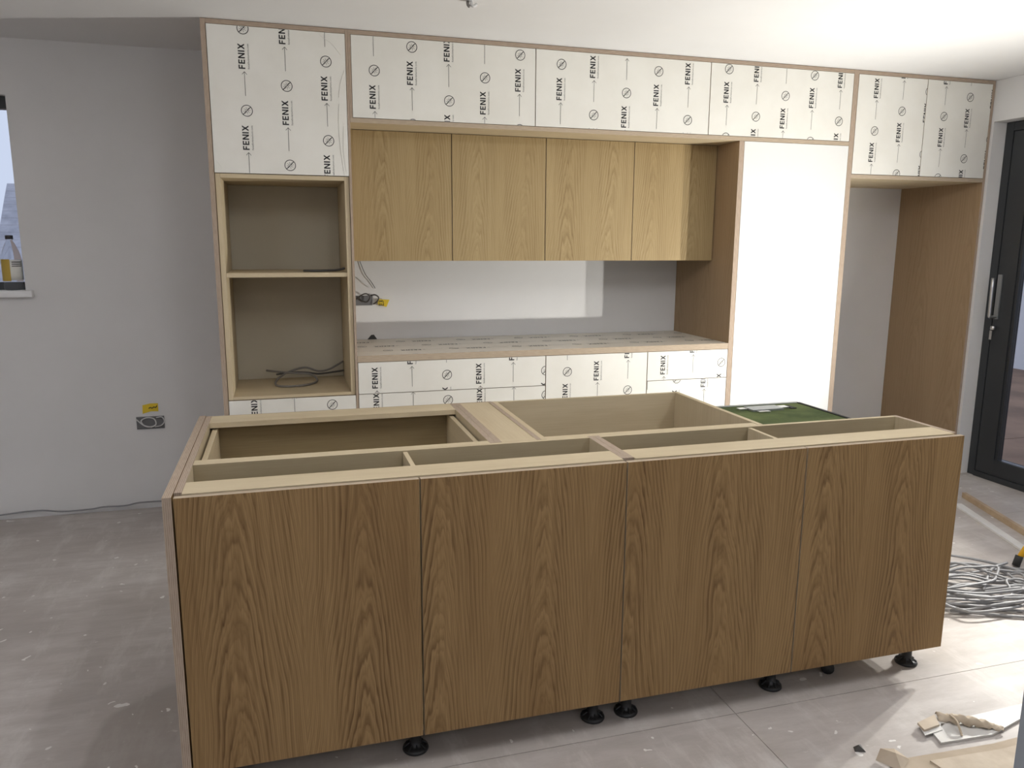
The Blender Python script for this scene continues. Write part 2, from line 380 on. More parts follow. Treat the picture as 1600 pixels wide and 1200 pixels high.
struct(boxes('wall_rear', [((-3.1, -6.4, -.02), (RX0, -6.2, 2.3995)), ((RX1, -6.4, -.02), (4.42, -6.2, 2.3995)), ((RX0, -6.4, RZ1), (RX1, -6.2, 2.3995))], 'plaster'))
struct(box('ceiling', (-3.1, -6.4, 2.40), (4.42, 1.40, 2.52), 'ceiling_paint'))
struct(box('ground', (-40, 1.45, -.35), (40, 60, -.12), 'rubble_soil'))
struct(box('ground', (4.45, -40, -.35), (40, 1.44, -.12), 'rubble_soil'))
struct(box('ground', (-40, -60, -.35), (4.44, -6.45, -.12), 'rubble_soil'))

# added fill lamps on the ceiling, unseen (one left of the island, two over it, two behind the camera)
m_, t_, b_ = base_mat('fill_tube', (.9, .9, .9), .5); b_.inputs['Emission Color'].default_value = (.985, .985, 1, 1); b_.inputs['Emission Strength'].default_value = FILL_E
for x, y, lab in ((-1.5, -1.6, 'added white ceiling fill lamp left of the island, nearest the window'), (.55, -1.7, 'added white ceiling fill lamp over the left half of the island'), (2.35, -1.7, 'added white ceiling fill lamp over the right half of the island'),
                  (-.4, -4.4, 'added white ceiling fill lamp behind the camera, on the window side'), (2.0, -4.4, 'added white ceiling fill lamp behind the camera, on the glass door side')):
    cp = thing('added_fill_lamp', lab, 'fill lamp', (x, y, 2.40), 'added fill lamps on the ceiling')
    board('housing', (x-.045, y-.61, 2.365), (x+.045, y+.61, 2.3995), 'pvc_white', 'pvc_white', 'y', cp)
    tube('fill_tube', [(x, y-.585, 2.352), (x, y+.585, 2.352)], .030, 'fill_tube', cp, seg=14, sub=1)
    for q in (-1, 1): box('end_cap', (x-.036, y+q*.598-.012, 2.318), (x+.036, y+q*.598+.012, 2.3645), 'pvc_white', cp)

# window in the back wall
w1 = struct(thing('window_1', 'white-silled window', 'window', ((WX0+WX1)/2, 1.2, WZ0)));  del w1['category'], w1['label']
fy0, fy1 = 1.165, 1.225
for nm, a, e in (('frame_rail', (WX0, fy0, WZ1-.058), (WX1, fy1, WZ1)), ('frame_rail', (WX0, fy0, WZ0+.012), (WX1, fy1, WZ0+.050)), ('frame_stile', (WX0, fy0, WZ0+.051), (WX0+.05, fy1, WZ1-.059)), ('frame_stile', (WX1-.006, fy0, WZ0+.051), (WX1, fy1, WZ1-.059)), ('frame_stile', (-1.86, fy0, WZ0+.051), (-1.81, fy1, WZ1-.059))):
    box(nm, a, e, 'anthracite', w1)
for xa, xb in ((WX0+.051, -1.861), (-1.809, WX1-.007)):
    box('pane', (xa, 1.19, WZ0+.051), (xb, 1.194, WZ1-.059), 'glass', w1)
box('window_sill', (WX0-.02, 1.085, WZ0-.022), (WX1+.035, 1.118, WZ0+.010), 'pvc_white', w1)
box('window_sill', (WX0+.001, 1.118, WZ0+.0005), (WX1-.001, 1.30, WZ0+.0115), 'pvc_white', w1)

# glazed door in the right wall
d1 = struct(thing('door_1', 'x', 'door', (4.19, DY1, 0))); del d1['category'], d1['label']
XD = 4.185
box('frame_post', (XD, .402, 0), (XD+.07, .453, 2.163), 'anthracite', d1)
box('frame_post', (XD, DY0+.002, 0), (XD+.07, DY0+.05, 2.163), 'anthracite', d1)
box('frame_head', (XD, DY0+.051, 2.112), (XD+.07, .401, 2.163), 'anthracite', d1)
box('threshold', (XD-.01, DY0+.051, 0), (XD+.08, .401, .034), 'anthracite', d1)
for (ya, yb) in ((-.93, .398), (-2.296, -.936)):
    lf = box('door_leaf', (XD+.004, yb-.122, .036), (XD+.064, yb, 2.108), 'anthracite', d1)
    box('leaf_stile', (XD+.004, ya, .036), (XD+.064, ya+.12, 2.108), 'anthracite', lf)
    box('leaf_rail', (XD+.004, ya+.121, .036), (XD+.064, yb-.123, .135), 'anthracite', lf)
    box('leaf_rail', (XD+.004, ya+.121, 2.00), (XD+.064, yb-.123, 2.108), 'anthracite', lf)
    boxes('glazing_bead', [((XD+.012, yb-.140, .136), (XD+.05, yb-.123, 1.999)), ((XD+.012, ya+.121, .136), (XD+.05, ya+.138, 1.999))], 'anthracite', lf)
    box('pane', (XD+.030, ya+.139, .136), (XD+.036, yb-.141, 1.999), 'glass', lf)
hd = box('handle_plate', (XD-.006, .360, 1.00), (XD+.003, .388, 1.27), 'dull_steel', d1)
tube('door_handle', [(XD-.006, .374, 1.015), (XD-.05, .374, 1.015), (XD-.055, .374, 1.05), (XD-.055, .376, 1.25)], .010, 'steel', hd, sub=3)
lk = lathe('lock_cylinder', [(.012, 0), (.014, .004), (.014, .02), (.010, .024)], (XD-.018, .372, .935), 'steel', d1, 16)
box('key', (XD-.03, .365, .875), (XD-.027, .381, .930), 'steel', lk)

# ================================================================== fitted units along the back wall
# --- tall oven tower
T = thing('oven_tower_cabinet', 'tall plywood oven tower with two empty compartments and film-wrapped top door', 'cabinet', (.02, .8, 0))
board('side_panel', (-.295, Y0, 0), (-.2745, YB, 2.398), 'oak_smooth', parent=T)
board('side_panel', (.3225, Y0, 0), (.3335, YB, 2.398), 'oak_smooth', parent=T)
board('top_panel', (-.2735, Y0, 2.379), (.3215, YB, 2.398), 'oak_smooth', grain='x', parent=T)
box('plinth', (-.2735, .53, .001), (.3215, .55, .10), 'carcass_shade', T)
cf = .478
board('compartment_side', (-.2715, cf, .703), (-.2505, .975, 1.7465), 'birch', 'birch', parent=T)
board('compartment_side', (.2995, cf, .703), (.3205, .975, 1.7465), 'birch', 'birch', parent=T)
board('compartment_top', (-.2495, cf, 1.728), (.2985, .974, 1.7465), 'birch', 'birch', 'x', T)
board('compartment_shelf', (-.2495, cf+.004, 1.280), (.2985, .964, 1.300), 'birch', 'birch', 'x', T)
board('compartment_base', (-.2495, cf, .703), (.2985, .974, .717), 'birch', 'birch', 'x', T)
box('compartment_back', (-.2495, .965, .718), (.2985, .974, 1.727), 'taupe_back', T)
box('upper_body', (-.270, .510, 1.750), (.319, 1.10, 2.375), 'carcass_shade', T)
box('lower_body', (-.270, .510, .101), (.319, 1.10, .700), 'carcass_shade', T)
dr = film_front('upper_door', -.2715, .3205, 1.7495, 2.3770, (-.120, 2.021), T)
for pts_, r_ in [([(.205, Y0-.0005, 2.372), (.222, Y0-.001, 2.355), (.262, Y0-.001, 2.33), (.300, Y0-.0005, 2.285)], .0008), ([(.315, Y0-.0005, 2.22), (.296, Y0-.001, 2.16), (.286, Y0-.001, 2.10)], .0008),
     ([(.287, Y0-.001, 2.07), (.281, Y0-.001, 1.98), (.286, Y0-.001, 1.88), (.295, Y0-.001, 1.80), (.300, Y0-.0005, 1.756)], .0008), ([(.303, Y0-.001, 1.97), (.300, Y0-.001, 1.86), (.310, Y0-.001, 1.77)], .0007),
     ([(-.262, Y0-.0005, 1.80), (-.248, Y0-.001, 1.785), (-.235, Y0-.0005, 1.757)], .0007)]: tube('film_wrinkle', pts_, r_, 'film', dr)
film_front('lower_door', -.2715, .3205, .1045, .7000, (.206, .659), T)

# --- bridging cabinet over the recess
B = thing('bridge_cabinet', 'long high bridging cabinet with three film-wrapped flap doors under the ceiling', 'cabinet', (1.7, .8, 1.992))
board('side_panel', (.3345, Y0, 2.0135), (.3455, YB, 2.3785), 'oak_smooth', parent=B)
board('top_panel', (.3345, Y0, 2.379), (3.0935, YB, 2.398), 'oak_smooth', 'ply_edge', 'x', B)
board('bottom_panel', (.3345, Y0, 1.9925), (3.0935, YB, 2.0130), 'birch', 'door_edge', 'x', B)
box('body', (.347, .510, 2.0145), (3.092, 1.11, 2.377), 'carcass_shade', B)
film_front('flap_door', .3475, 1.2352, 2.0155, 2.3770, (.451, 2.227), B)
film_front('flap_door', 1.2393, 2.1995, 2.0155, 2.3770, (1.371, 2.314), B)
film_front('flap_door', 2.2038, 3.0920, 2.0155, 2.3770, (2.308, 2.351), B)

# --- oak wall cabinet in the recess
Wc = thing('wall_cabinet', 'oak-veneered wall cabinet with four plain doors above the white splashback', 'cabinet', (1.37, .9, 1.35))
box('body', (.347, .728, 1.352), (2.3925, 1.117, 1.9915), 'carcass_shade', Wc)
xs = (.3480, .8601, 1.3712, 1.8827, 2.3925)
for i in range(4):
    board('door', (xs[i]+.0024, .692, 1.350), (xs[i+1]-.0024, .711, 1.9895), 'oak_pale', 'door_edge', 'z', Wc, off=(3.1+.511*i+.13, 2.0))

# --- worktop
wt = board('worktop', (.3345, Y0, .863), (2.3935, 1.117, .895), 'worktop_film', 'door_edge', 'x', base=(1.36, .79, .863))
tag(wt, 'beige film-covered worktop board with pale plywood edge below the white splashback', 'worktop')
def wt_map(u, v): return (-v, u, .8956)
film_print((Y0+.004, 1.114, -2.392, -.336), (.985, -.62), wt_map, wt)

# --- base cabinets below the worktop
def base_cab(x0, x1, fronts, label):
    c = thing('base_cabinet', label, 'cabinet', ((x0+x1)/2, .8, 0), 'film-fronted base cabinets under the worktop')
    box('body', (x0+.001, .510, .10), (x1-.001, 1.11, .862), 'carcass_shade', c)
    box('plinth', (x0+.001, .53, .001), (x1-.001, .55, .099), 'carcass_shade', c)
    for nm, z0, z1, c0 in fronts: film_front(nm, x0+.0018, x1-.0018, z0, z1, c0, c)
    return c
base_cab(.3345, 1.3090, (('drawer_front', .7045, .8605, (.780, .783)), ('drawer_front', .4100, .7015, (.784, .652)), ('drawer_front', .1045, .4070, (.784, .40))), 'wide film-fronted drawer base cabinet next to the oven tower')
base_cab(1.3100, 1.8965, (('door', .1045, .8605, (1.431, .771)),), 'film-fronted base cabinet with one undivided front, between two drawer cabinets')
base_cab(1.8975, 2.3935, (('drawer_front', .7015, .8605, (2.355, .787)), ('drawer_front', .4100, .6985, (2.08, .704)), ('drawer_front', .1045, .4070, (2.08, .40))), 'narrow film-fronted drawer base cabinet next to the tall white door')

# --- tall larder with white door
L = thing('larder_cabinet', 'tall larder cabinet with one plain white door between oak side panels', 'cabinet', (2.76, .8, 0))
board('side_panel', (2.3950, Y0, 0), (2.4240, YB, 1.9915), 'oak_smooth', parent=L)
board('side_panel', (3.0945, Y0, 0), (3.1240, YB, 2.398), 'oak_smooth', parent=L)
box('body', (2.4255, .510, .1), (3.093, 1.11, 1.990), 'carcass_shade', L)
box('plinth', (2.4255, .53, .001), (3.093, .55, .099), 'carcass_shade', L)
board('door', (2.4262, Y0, .1045), (3.0925, Y0+.019, 1.9905), 'white_lacquer', 'white_lacquer', parent=L)

# --- fridge housing
H = thing('fridge_housing', 'oak fridge housing with empty tall niche and two film-wrapped doors on top', 'cabinet', (3.6, .8, 0))
board('side_panel', (4.0690, Y0, 0), (4.0860, YB, 2.398), 'oak_smooth', parent=H)
board('top_panel', (3.1245, Y0, 2.379), (4.0685, YB, 2.398), 'oak_smooth', 'ply_edge', 'x', H)
board('niche_top', (3.1245, Y0, 1.8165), (4.0685, YB, 1.8375), 'birch', 'door_edge', 'x', H)
box('body', (3.126, .510, 1.839), (4.067, 1.11, 2.377), 'carcass_shade', H)
film_front('door', 3.1268, 3.5965, 1.8405, 2.3770, (3.258, 2.079), H)
film_front('door', 3.6003, 4.0670, 1.8405, 2.3770, (3.733, 2.180), H)

# ================================================================== kitchen island
IZ = .837; IF = -1.406
E_ = board('end_panel', (-.305, IF, 0), (-.2835, -.472, IZ), 'oak', 'ply_edge', base=(-.294, -.94, 0))
tag(E_, 'oak-veneered end panel closing the left side of the island', 'panel')
def leg(parent, x, y, top):
    h = .09
    l = lathe('adjustable_leg', [(.036, 0), (.038, .004), (.036, .010), (.026, .014), (.019, .018), (.017, .030), (.017, h-.012), (.030, h-.011), (.030, top)], (x, y, 0), 'black_plastic', parent, 24)
    for k in range(8):
        a = math.pi*k/4; box_pts = [(x+.019*math.cos(a), y+.019*math.sin(a), .016), (x+.032*math.cos(a), y+.032*math.sin(a), .0135)]
    tubes('leg_rib', [([(x+.018*math.cos(math.pi*k/4), y+.018*math.sin(math.pi*k/4), .022), (x+.026*math.cos(math.pi*k/4), y+.026*math.sin(math.pi*k/4), .017), (x+.033*math.cos(math.pi*k/4), y+.033*math.sin(math.pi*k/4), .012)], .0022) for k in range(8)], 'black_plastic', l)
DT = .834
def front_cab(x0, x1, doors, divx, legs, label, uoff):
    c = thing('island_cabinet', label, 'cabinet', ((x0+x1)/2, -1.25, 0))
    board('side_panel', (x0, -1.370, .0895), (x0+.0185, -1.104, IZ), 'birch', 'ply_edge', parent=c)
    board('side_panel', (x1-.0185, -1.370, .0895), (x1, -1.104, IZ), 'birch', 'ply_edge', parent=c)
    board('front_rail', (x0+.019, -1.3825, .819), (x1-.019, -1.285, IZ-.0003), 'birch', 'birch', 'x', c)
    board('back_panel', (x0+.019, -1.122, .0895), (x1-.019, -1.104, IZ-.0005), 'birch_shade', 'birch', 'x', c)
    board('divider', (divx-.0065, -1.284, .109), (divx+.0065, -1.123, IZ-.004), 'birch', 'birch', parent=c)
    board('base_panel', (x0+.019, -1.386, .0895), (x1-.019, -1.123, .108), 'birch', 'birch', 'x', c)
    for i, (a, e) in enumerate(doors):
        board('door', (a, IF, .087), (e, -1.3875, DT), 'oak', 'door_edge', 'z', c, off=(uoff[i], 1.3+.73*i))
    for x in legs:
        leg(c, x, -1.336, .0895); leg(c, x, -1.16, .0895)
    return c
front_cab(-.2815, .9345, ((-.2790, .3200), (.3250, .9160)), .326, (-.20, .309, .860), 'oak-fronted two-door island cabinet at the left, open on top', (.02, .71))
front_cab(.9355, 2.1190, ((.9205, 1.5155), (1.5205, 2.1185)), 1.499, (.972, 1.495, 2.046), 'oak-fronted two-door island cabinet at the right, open on top', (1.33, 2.16))

# back row of the island
D = thing('island_drawer_cabinet', 'open-topped plywood drawer cabinet at the back left of the island', 'cabinet', (.16, -.8, 0))
board('side_panel', (-.2815, -1.1025, .0895), (-.263, -.492, IZ), 'birch', 'ply_edge', parent=D)
board('side_panel', (.5935, -1.1025, .0895), (.612, -.492, IZ), 'birch', 'ply_edge', parent=D)
board('near_panel', (-.2625, -1.1025, .0895), (.593, -1.072, IZ-.001), 'birch_shade', 'birch', 'x', D)
board('back_rail', (-.2625, -.600, .819), (.593, -.492, IZ-.0003), 'birch', 'birch', 'x', D)
board('drawer_front', (-.2815, -.4915, .087), (.612, -.4725, DT), 'oak', 'door_edge', 'x', D)
board('base_panel', (-.2625, -1.0715, .0895), (.593, -.492, .108), 'birch', 'birch', 'x', D)
bx = board('drawer_side', (-.254, -1.06, .56), (-.238, -.53, .812), 'birch', 'birch', 'y', D)
board('drawer_side', (.570, -1.06, .56), (.586, -.53, .812), 'birch', 'birch', 'y', D)
board('drawer_back', (-.2375, -.546, .56), (.5695, -.530, .812), 'birch_deep_shade', 'birch', 'x', D)
board('drawer_near', (-.2375, -1.06, .56), (.5695, -1.044, .812), 'birch_shade', 'birch', 'x', D)
board('drawer_base', (-.2375, -1.0435, .57), (.5695, -.5465, .582), 'birch_shade', 'birch', 'x', D)
for x in (-.2, .53): leg(D, x, -.6, .0895); leg(D, x, -1.02, .0895)
Fi = thing('island_filler_unit', 'narrow closed plywood filler unit between the two back island cabinets', 'cabinet', (.685, -.8, 0))
board('side_panel', (.6130, -1.1025, .0895), (.6315, -.492, IZ), 'birch', 'ply_edge', parent=Fi)
board('side_panel', (.7455, -1.1025, .0895), (.7605, -.492, IZ), 'birch', 'ply_edge', parent=Fi)
board('top_rail', (.6320, -1.070, .818), (.7450, -.4925, IZ-.002), 'birch', 'birch', 'y', Fi)
board('near_panel', (.6320, -1.1025, .0895), (.7450, -1.0705, IZ-.0005), 'birch', 'birch', 'x', Fi)
board('front_panel', (.6130, -.4915, .087), (.7605, -.4725, DT), 'oak', 'door_edge', 'z', Fi)
leg(Fi, .688, -.6, .0895); leg(Fi, .688, -1.02, .0895)
box('base_panel', (.6320, -1.070, .0895), (.7450, -.492, .108), 'birch', Fi)
G = thing('island_open_cabinet', 'deep open-topped plywood cabinet at the back middle of the island', 'cabinet', (1.16, -.8, 0))
board('side_panel', (.7610, -1.1025, .0895), (.7790, -.492, IZ), 'birch_shade', 'birch', parent=G)
board('side_panel', (1.5450, -1.1025, .0895), (1.5630, -.492, IZ), 'birch', 'birch', parent=G)
board('near_panel', (.7795, -1.1025, .0895), (1.5445, -1.070, IZ-.001), 'birch_shade', 'birch', 'x', G)
board('far_panel', (.7795, -.509, .0895), (1.5445, -.492, IZ-.0005), 'birch', 'birch', 'x', G)
board('base_panel', (.7795, -1.0695, .0895), (1.5445, -.5095, .108), 'birch', 'birch', 'x', G)
for x in (.83, 1.50): leg(G, x, -.6, .0895); leg(G, x, -1.02, .0895)

# dishwasher standing in the island, without its lid
DW = thing('dishwasher', 'built-in dishwasher with mossy green felt top and steel plate, behind the island', 'dishwasher', (1.8, -.88, 0))
dx0, dx1, dy0, dy1, dz = 1.575, 2.015, -1.095, -.672, .808
boxes('body', [((dx0, dy0, .03), (dx1, dy1, dz-.012))], 'dull_steel', DW)
box('felt_top', (dx0+.022, dy0+.022, dz-.011), (dx1-.014, dy1-.022, dz-.002), 'green_mat', DW)
boxes('rim', [((dx0, dy1-.020, dz-.011), (dx1, dy1, dz)), ((dx0, dy0, dz-.011), (dx0+.020, dy1-.021, dz)), ((dx0+.021, dy0, dz-.011), (dx1, dy0+.020, dz))], 'dull_steel', DW)
box('seal', (dx1-.013, dy0+.021, dz-.011), (dx1, dy1-.021, dz+.001), 'black_rubber', DW)
pl = box('steel_plate', (1.725, -.800, dz-.0015), (1.865, -.735, dz+.006), 'dull_steel', DW)
for a_, e_ in (((1.690, -.765, dz-.0012), (1.7245, -.738, dz+.004)), ((1.8655, -.775, dz-.0012), (1.905, -.742, dz+.004)), ((1.74, -.822, dz-.0012), (1.79, -.8005, dz+.003))): box('plate_tab', a_, e_, 'steel', pl)
boxes('plate_slot', [((1.73, -.733, dz-.0012), (1.86, -.722, dz+.002)), ((1.906, -.79, dz-.0012), (1.93, -.74, dz+.002))], 'black_rubber', pl)
for x in (dx0+.05, dx1-.05):
    for y in (dy0+.05, dy1-.05): lathe('foot', [(.02, 0), (.02, .008), (.008, .01), (.008, .031)], (x, y, 0), 'black_plastic', DW, 14)

# ================================================================== work light at the right
LX, LY, LZ = 3.47, -.78, .701
WL = thing('work_light', 'yellow twin-head tripod work light at the right edge beside the glass door', 'work light', (LX, LY, 0))
hub = (LX+.05, LY, .46)
tube('stand_pole', [hub, (LX+.01, LY, .66)], .014, 'lamp_yellow', WL, sub=1)
lathe('stand_hub', [(.03, -.05), (.034, -.04), (.034, .03), (.02, .045)], hub, 'black_plastic', WL, 16)
for a, rr in ((182.6, .349), (305, .30), (62, .33)):
    fx, fy = hub[0]+rr*math.cos(math.radians(a)), hub[1]+rr*math.sin(math.radians(a))
    lg = tube('leg', [(hub[0]+.03*math.cos(math.radians(a)), hub[1]+.03*math.sin(math.radians(a)), .44), (fx, fy, .035)], .0125, 'lamp_yellow', WL, sub=1, seg=12)
    tube('rubber_foot', [(fx-.004*math.cos(math.radians(a)), fy-.004*math.sin(math.radians(a)), .05), (fx+.012*math.cos(math.radians(a)), fy+.012*math.sin(math.radians(a)), .004)], .0165, 'black_rubber', lg, sub=1, seg=12)
tube('cross_bar', [(LX-.13, LY, .665), (LX+.13, LY, .665)], .011, 'lamp_yellow', WL, sub=1)
AIM = Vector((-.92, .04, .39)).normalized()
side = AIM.cross(Vector((0, 0, 1))).normalized(); upv = side.cross(AIM)
def head(c):
    c = Vector(c)
    def P(a, b_, d): return tuple(c+side*a+upv*b_+AIM*d)
    w, h = .062, .048
    vs_ = [P(-w*.8, -h*.8, -.055), P(w*.8, -h*.8, -.055), P(w*.8, h*.8, -.055), P(-w*.8, h*.8, -.055), P(-w, -h, -.004), P(w, -h, -.004), P(w, h, -.004), P(-w, h, -.004)]
    hs = mesh('lamp_head', vs_, BF, 'black_plastic', WL)
    a, e = .054, .040
    mesh('lamp_lens', [P(-a, -e, -.0035), P(a, -e, -.0035), P(a, e, -.0035), P(-a, e, -.0035), P(-a, -e, -.001), P(a, -e, -.001), P(a, e, -.001), P(-a, e, -.001)], BF, 'lamp_lens', hs)
    for s in (-1, 1):
        tube('bracket', [P(s*(w+.004), 0, -.03), P(s*(w+.006), -.05, -.03), P(s*.02, -.058, -.03)], .004, 'steel', hs, sub=3)
    ld = bpy.data.lights.new('work_light_beam', 'AREA'); ld.shape = 'RECTANGLE'; ld.size = .03; ld.size_y = .03; ld.energy = LAMP_W; ld.color = (1.0, .975, .91); ld.spread = math.radians(175)
    lo = bpy.data.objects.new('work_light_beam', ld); COL.objects.link(lo); lo.parent = WL
    q = (-AIM).to_track_quat('Z', 'Y'); lo.rotation_mode = 'QUATERNION'; lo.rotation_quaternion = q
    lo.location = c+AIM*.004-Vector((LX, LY, 0))
head((3.357, LY, LZ)); head((3.582, LY, LZ))

# ================================================================== services and loose things
def scribble(cx, cy, cz, w, h, n, r, mat, parent, name, plane='xz', dep=-.004):
    pts = []
    for k in range(n):
        a = 2*math.pi*k/7.0+random.uniform(-.2, .2); q = random.uniform(.55, 1.0)
        pts.append((cx+w*q*math.cos(a), cy+dep-.004*random.random(), cz+h*q*math.sin(a)))
    return tube(name, pts, r, mat, parent, seg=8)
# wall box on the left with its cable ends and yellow tag
sb = thing('socket_box', 'recessed wall box with coiled cable ends on the grey wall', 'socket box', (-.72, 1.12, .477))
boxes('back_box', [((-.79, 1.1145, .444), (-.652, 1.1195, .450)), ((-.79, 1.1145, .506), (-.652, 1.1195, .512)), ((-.79, 1.1145, .451), (-.784, 1.1195, .505)), ((-.658, 1.1145, .451), (-.652, 1.1195, .505)), ((-.7835, 1.117, .451), (-.6585, 1.1195, .505))], 'box_grey', sb)
tube('cable', [(-.79, 1.112, .500), (-.755, 1.106, .468), (-.72, 1.10, .458), (-.693, 1.10, .470), (-.700, 1.102, .500), (-.735, 1.104, .508), (-.765, 1.106, .492), (-.750, 1.11, .462), (-.715, 1.112, .452)], .0035, 'pale_cable', sb)
tube('cable', [(-.700, 1.112, .455), (-.668, 1.104, .462), (-.650, 1.100, .485), (-.662, 1.104, .508), (-.69, 1.11, .505)], .003, 'pale_cable', sb)
t1_ = thing('cable_tag', 'yellow paper tag stuck above the wall box on the grey wall', 'tag', (-.716, 1.118, .528))
mesh('tag_sheet', [(-.757, 1.1175, .528), (-.715, 1.1165, .540), (-.678, 1.1175, .538), (-.678, 1.1185, .582), (-.716, 1.1175, .583), (-.755, 1.1185, .575), (-.757, 1.1195, .528), (-.715, 1.1192, .540), (-.678, 1.1195, .538), (-.678, 1.1195, .582), (-.716, 1.1193, .583), (-.755, 1.1195, .575)],
     [(0, 1, 4, 5), (1, 2, 3, 4), (6, 11, 10, 7), (7, 10, 9, 8), (0, 6, 7, 1), (1, 7, 8, 2), (2, 8, 9, 3), (3, 9, 10, 4), (4, 10, 11, 5), (5, 11, 6, 0)], 'tag_yellow', t1_)
tubes('handwriting', [([(-.725, 1.1163, .556), (-.716, 1.116, .562), (-.708, 1.116, .556), (-.700, 1.116, .563), (-.690, 1.116, .560), (-.684, 1.1165, .570)], .0022)], 'print_ink', t1_)
# cable box on the splashback
sp_ = thing('splashback_cable_box', 'recessed cable box with looped dark cables on the white splashback', 'socket box', (.455, 1.12, 1.12))
box('back_box', (.385, 1.116, 1.090), (.483, 1.1195, 1.145), 'box_grey', sp_)
tube('cable', [(.395, 1.112, 1.126), (.420, 1.09, 1.150), (.448, 1.085, 1.158), (.468, 1.09, 1.140), (.452, 1.10, 1.112), (.425, 1.108, 1.118), (.405, 1.11, 1.14)], .0038, 'dark_cable', sp_)
tube('cable', [(.475, 1.112, 1.146), (.498, 1.10, 1.150), (.517, 1.098, 1.135), (.508, 1.10, 1.112), (.488, 1.108, 1.098)], .0038, 'dark_cable', sp_)
sp2 = thing('cable_tag', 'yellow tag with black handwriting hanging from the splashback cables', 'tag', (.546, 1.10, 1.085))
mesh('tag_sheet', [(.512, 1.100, 1.094), (.560, 1.096, 1.081), (.578, 1.096, 1.122), (.514, 1.100, 1.126), (.512, 1.1015, 1.094), (.560, 1.0975, 1.081), (.578, 1.0975, 1.122), (.514, 1.1015, 1.126)], [(0, 1, 2, 3), (7, 6, 5, 4), (0, 4, 5, 1), (1, 5, 6, 2), (2, 6, 7, 3), (3, 7, 4, 0)], 'tag_yellow', sp2)
tv, tf = text_polys('E3')
mesh('handwriting', [(.545-q[1]*.034, 1.0952+.0*q[0], 1.089+q[0]*.030) for q in tv], tf, 'print_ink', sp2)
tag(tube('loose_cable', [(.417, 1.117, 1.349), (.424, 1.112, 1.325), (.448, 1.110, 1.265), (.478, 1.110, 1.225), (.501, 1.112, 1.186)], .0017, 'dark_cable', base=(.42, 1.11, 1.19)), 'thin dark cable hanging below the oak wall cabinet on the splashback', 'cable')
tag(tube('loose_cable', [(.396, 1.117, 1.250), (.42, 1.114, 1.232), (.450, 1.113, 1.205), (.470, 1.114, 1.193)], .0016, 'pale_cable', base=(.42, 1.11, 1.19)), 'short pale cable end on the splashback above the cable box', 'cable')
tag(mesh('cable_hole', [(.450, 1.1165, .8955), (.505, 1.1165, .8955), (.487, 1.1165, .922), (.472, 1.1165, .920), (.450, 1.1195, .8955), (.505, 1.1195, .8955), (.487, 1.1195, .922), (.472, 1.1195, .920)], [(0, 1, 2, 3), (7, 6, 5, 4), (0, 4, 5, 1), (1, 5, 6, 2), (2, 6, 7, 3), (3, 7, 4, 0)], 'box_dark', base=(.477, 1.118, .8955)), 'small black triangular hole at the foot of the splashback', 'hole')
# cables in the oven tower
zt = .7175
tag(tube('cable_loop', [(-.105, .90, zt+.055), (-.03, .86, zt+.050), (.05, .85, zt+.042), (.12, .84, zt+.035), (.15, .78, zt+.010), (.10, .70, zt+.006), (.02, .67, zt+.006), (-.05, .70, zt+.006), (-.055, .78, zt+.020), (0, .86, zt+.046), (.09, .89, zt+.065), (.16, .88, zt+.045), (.22, .90, zt+.050), (.297, .93, zt+.085)], .0055, 'mid_cable', base=(.1, .8, zt)), 'looped grey-brown cable lying in the lower compartment of the oven tower', 'cable')
tag(tube('cable_loop', [(-.055, .84, zt+.042), (.03, .87, zt+.044), (.10, .875, zt+.040), (.16, .88, zt+.030), (.23, .90, zt+.032), (.297, .91, zt+.038)], .005, 'dark_cable', base=(.1, .85, zt)), 'straight dark cable crossing the lower compartment of the oven tower', 'cable')
tag(tube('loose_cable', [(.298, .60, 1.318), (.26, .60, 1.308), (.20, .58, 1.3065), (.15, .57, 1.3060), (.10, .60, 1.3055)], .0055, 'dark_cable', base=(.2, .6, 1.3)), 'dark cable end lying on the middle shelf of the oven tower', 'cable')
# cable along the left wall foot
tag(tube('floor_cable', [(-1.75, 1.10, .012), (-1.50, 1.085, .034), (-1.30, 1.10, .040), (-1.18, 1.08, .030), (-1.05, 1.10, .024), (-.98, 1.09, .034), (-.88, 1.10, .028), (-.80, 1.08, .045), (-.68, 1.105, .035), (-.55, 1.10, .030), (-.35, 1.105, .02)], .0045, 'grey_cable', base=(-1, 1.1, 0)), 'thin grey cable running along the foot of the grey wall', 'cable')
# cable hanging from the ceiling
cl = thing('ceiling_cable', 'white and grey cable ends poking out of the ceiling', 'cable', (.775, -.105, 2.40))
tube('cable', [(.763, -.10, 2.3995), (.762, -.105, 2.385), (.768, -.11, 2.376)], .006, 'mid_cable', cl, sub=3)
tube('cable', [(.778, -.10, 2.3995), (.775, -.112, 2.386), (.784, -.112, 2.378), (.797, -.108, 2.388)], .006, 'pale_cable', cl, sub=4)
# bottle on the window sill
bz = WZ0+.0118; bc = (-1.308, 1.150, bz)
Bo = thing('water_bottle', 'clear plastic bottle with black cap and gold label on the window sill', 'bottle', bc)
lathe('bottle_body', [(.034, 0), (.043, .004), (.045, .02), (.042, .035), (.045, .05), (.045, .145), (.043, .165), (.036, .195), (.022, .230), (.014, .245), (.014, .252)], bc, 'clear_plastic', Bo)
lathe('cap', [(.0175, .2525), (.0175, .270), (.016, .272)], bc, 'cap_black', Bo, 20)
lathe('label_band', [(.0458, .050), (.0458, .150)], bc, 'white_print', Bo)
sv = []; sf = []; n_ = 12
for k in range(n_+1):
    a = math.radians(205+70*k/n_)
    for z in (.045, .154): sv.append((bc[0]+.0466*math.cos(a), bc[1]+.0466*math.sin(a), bc[2]+z))
for k in range(n_): sf.append((2*k, 2*k+2, 2*k+3, 2*k+1))
mesh('label_patch', sv, sf, 'label_gold', Bo)
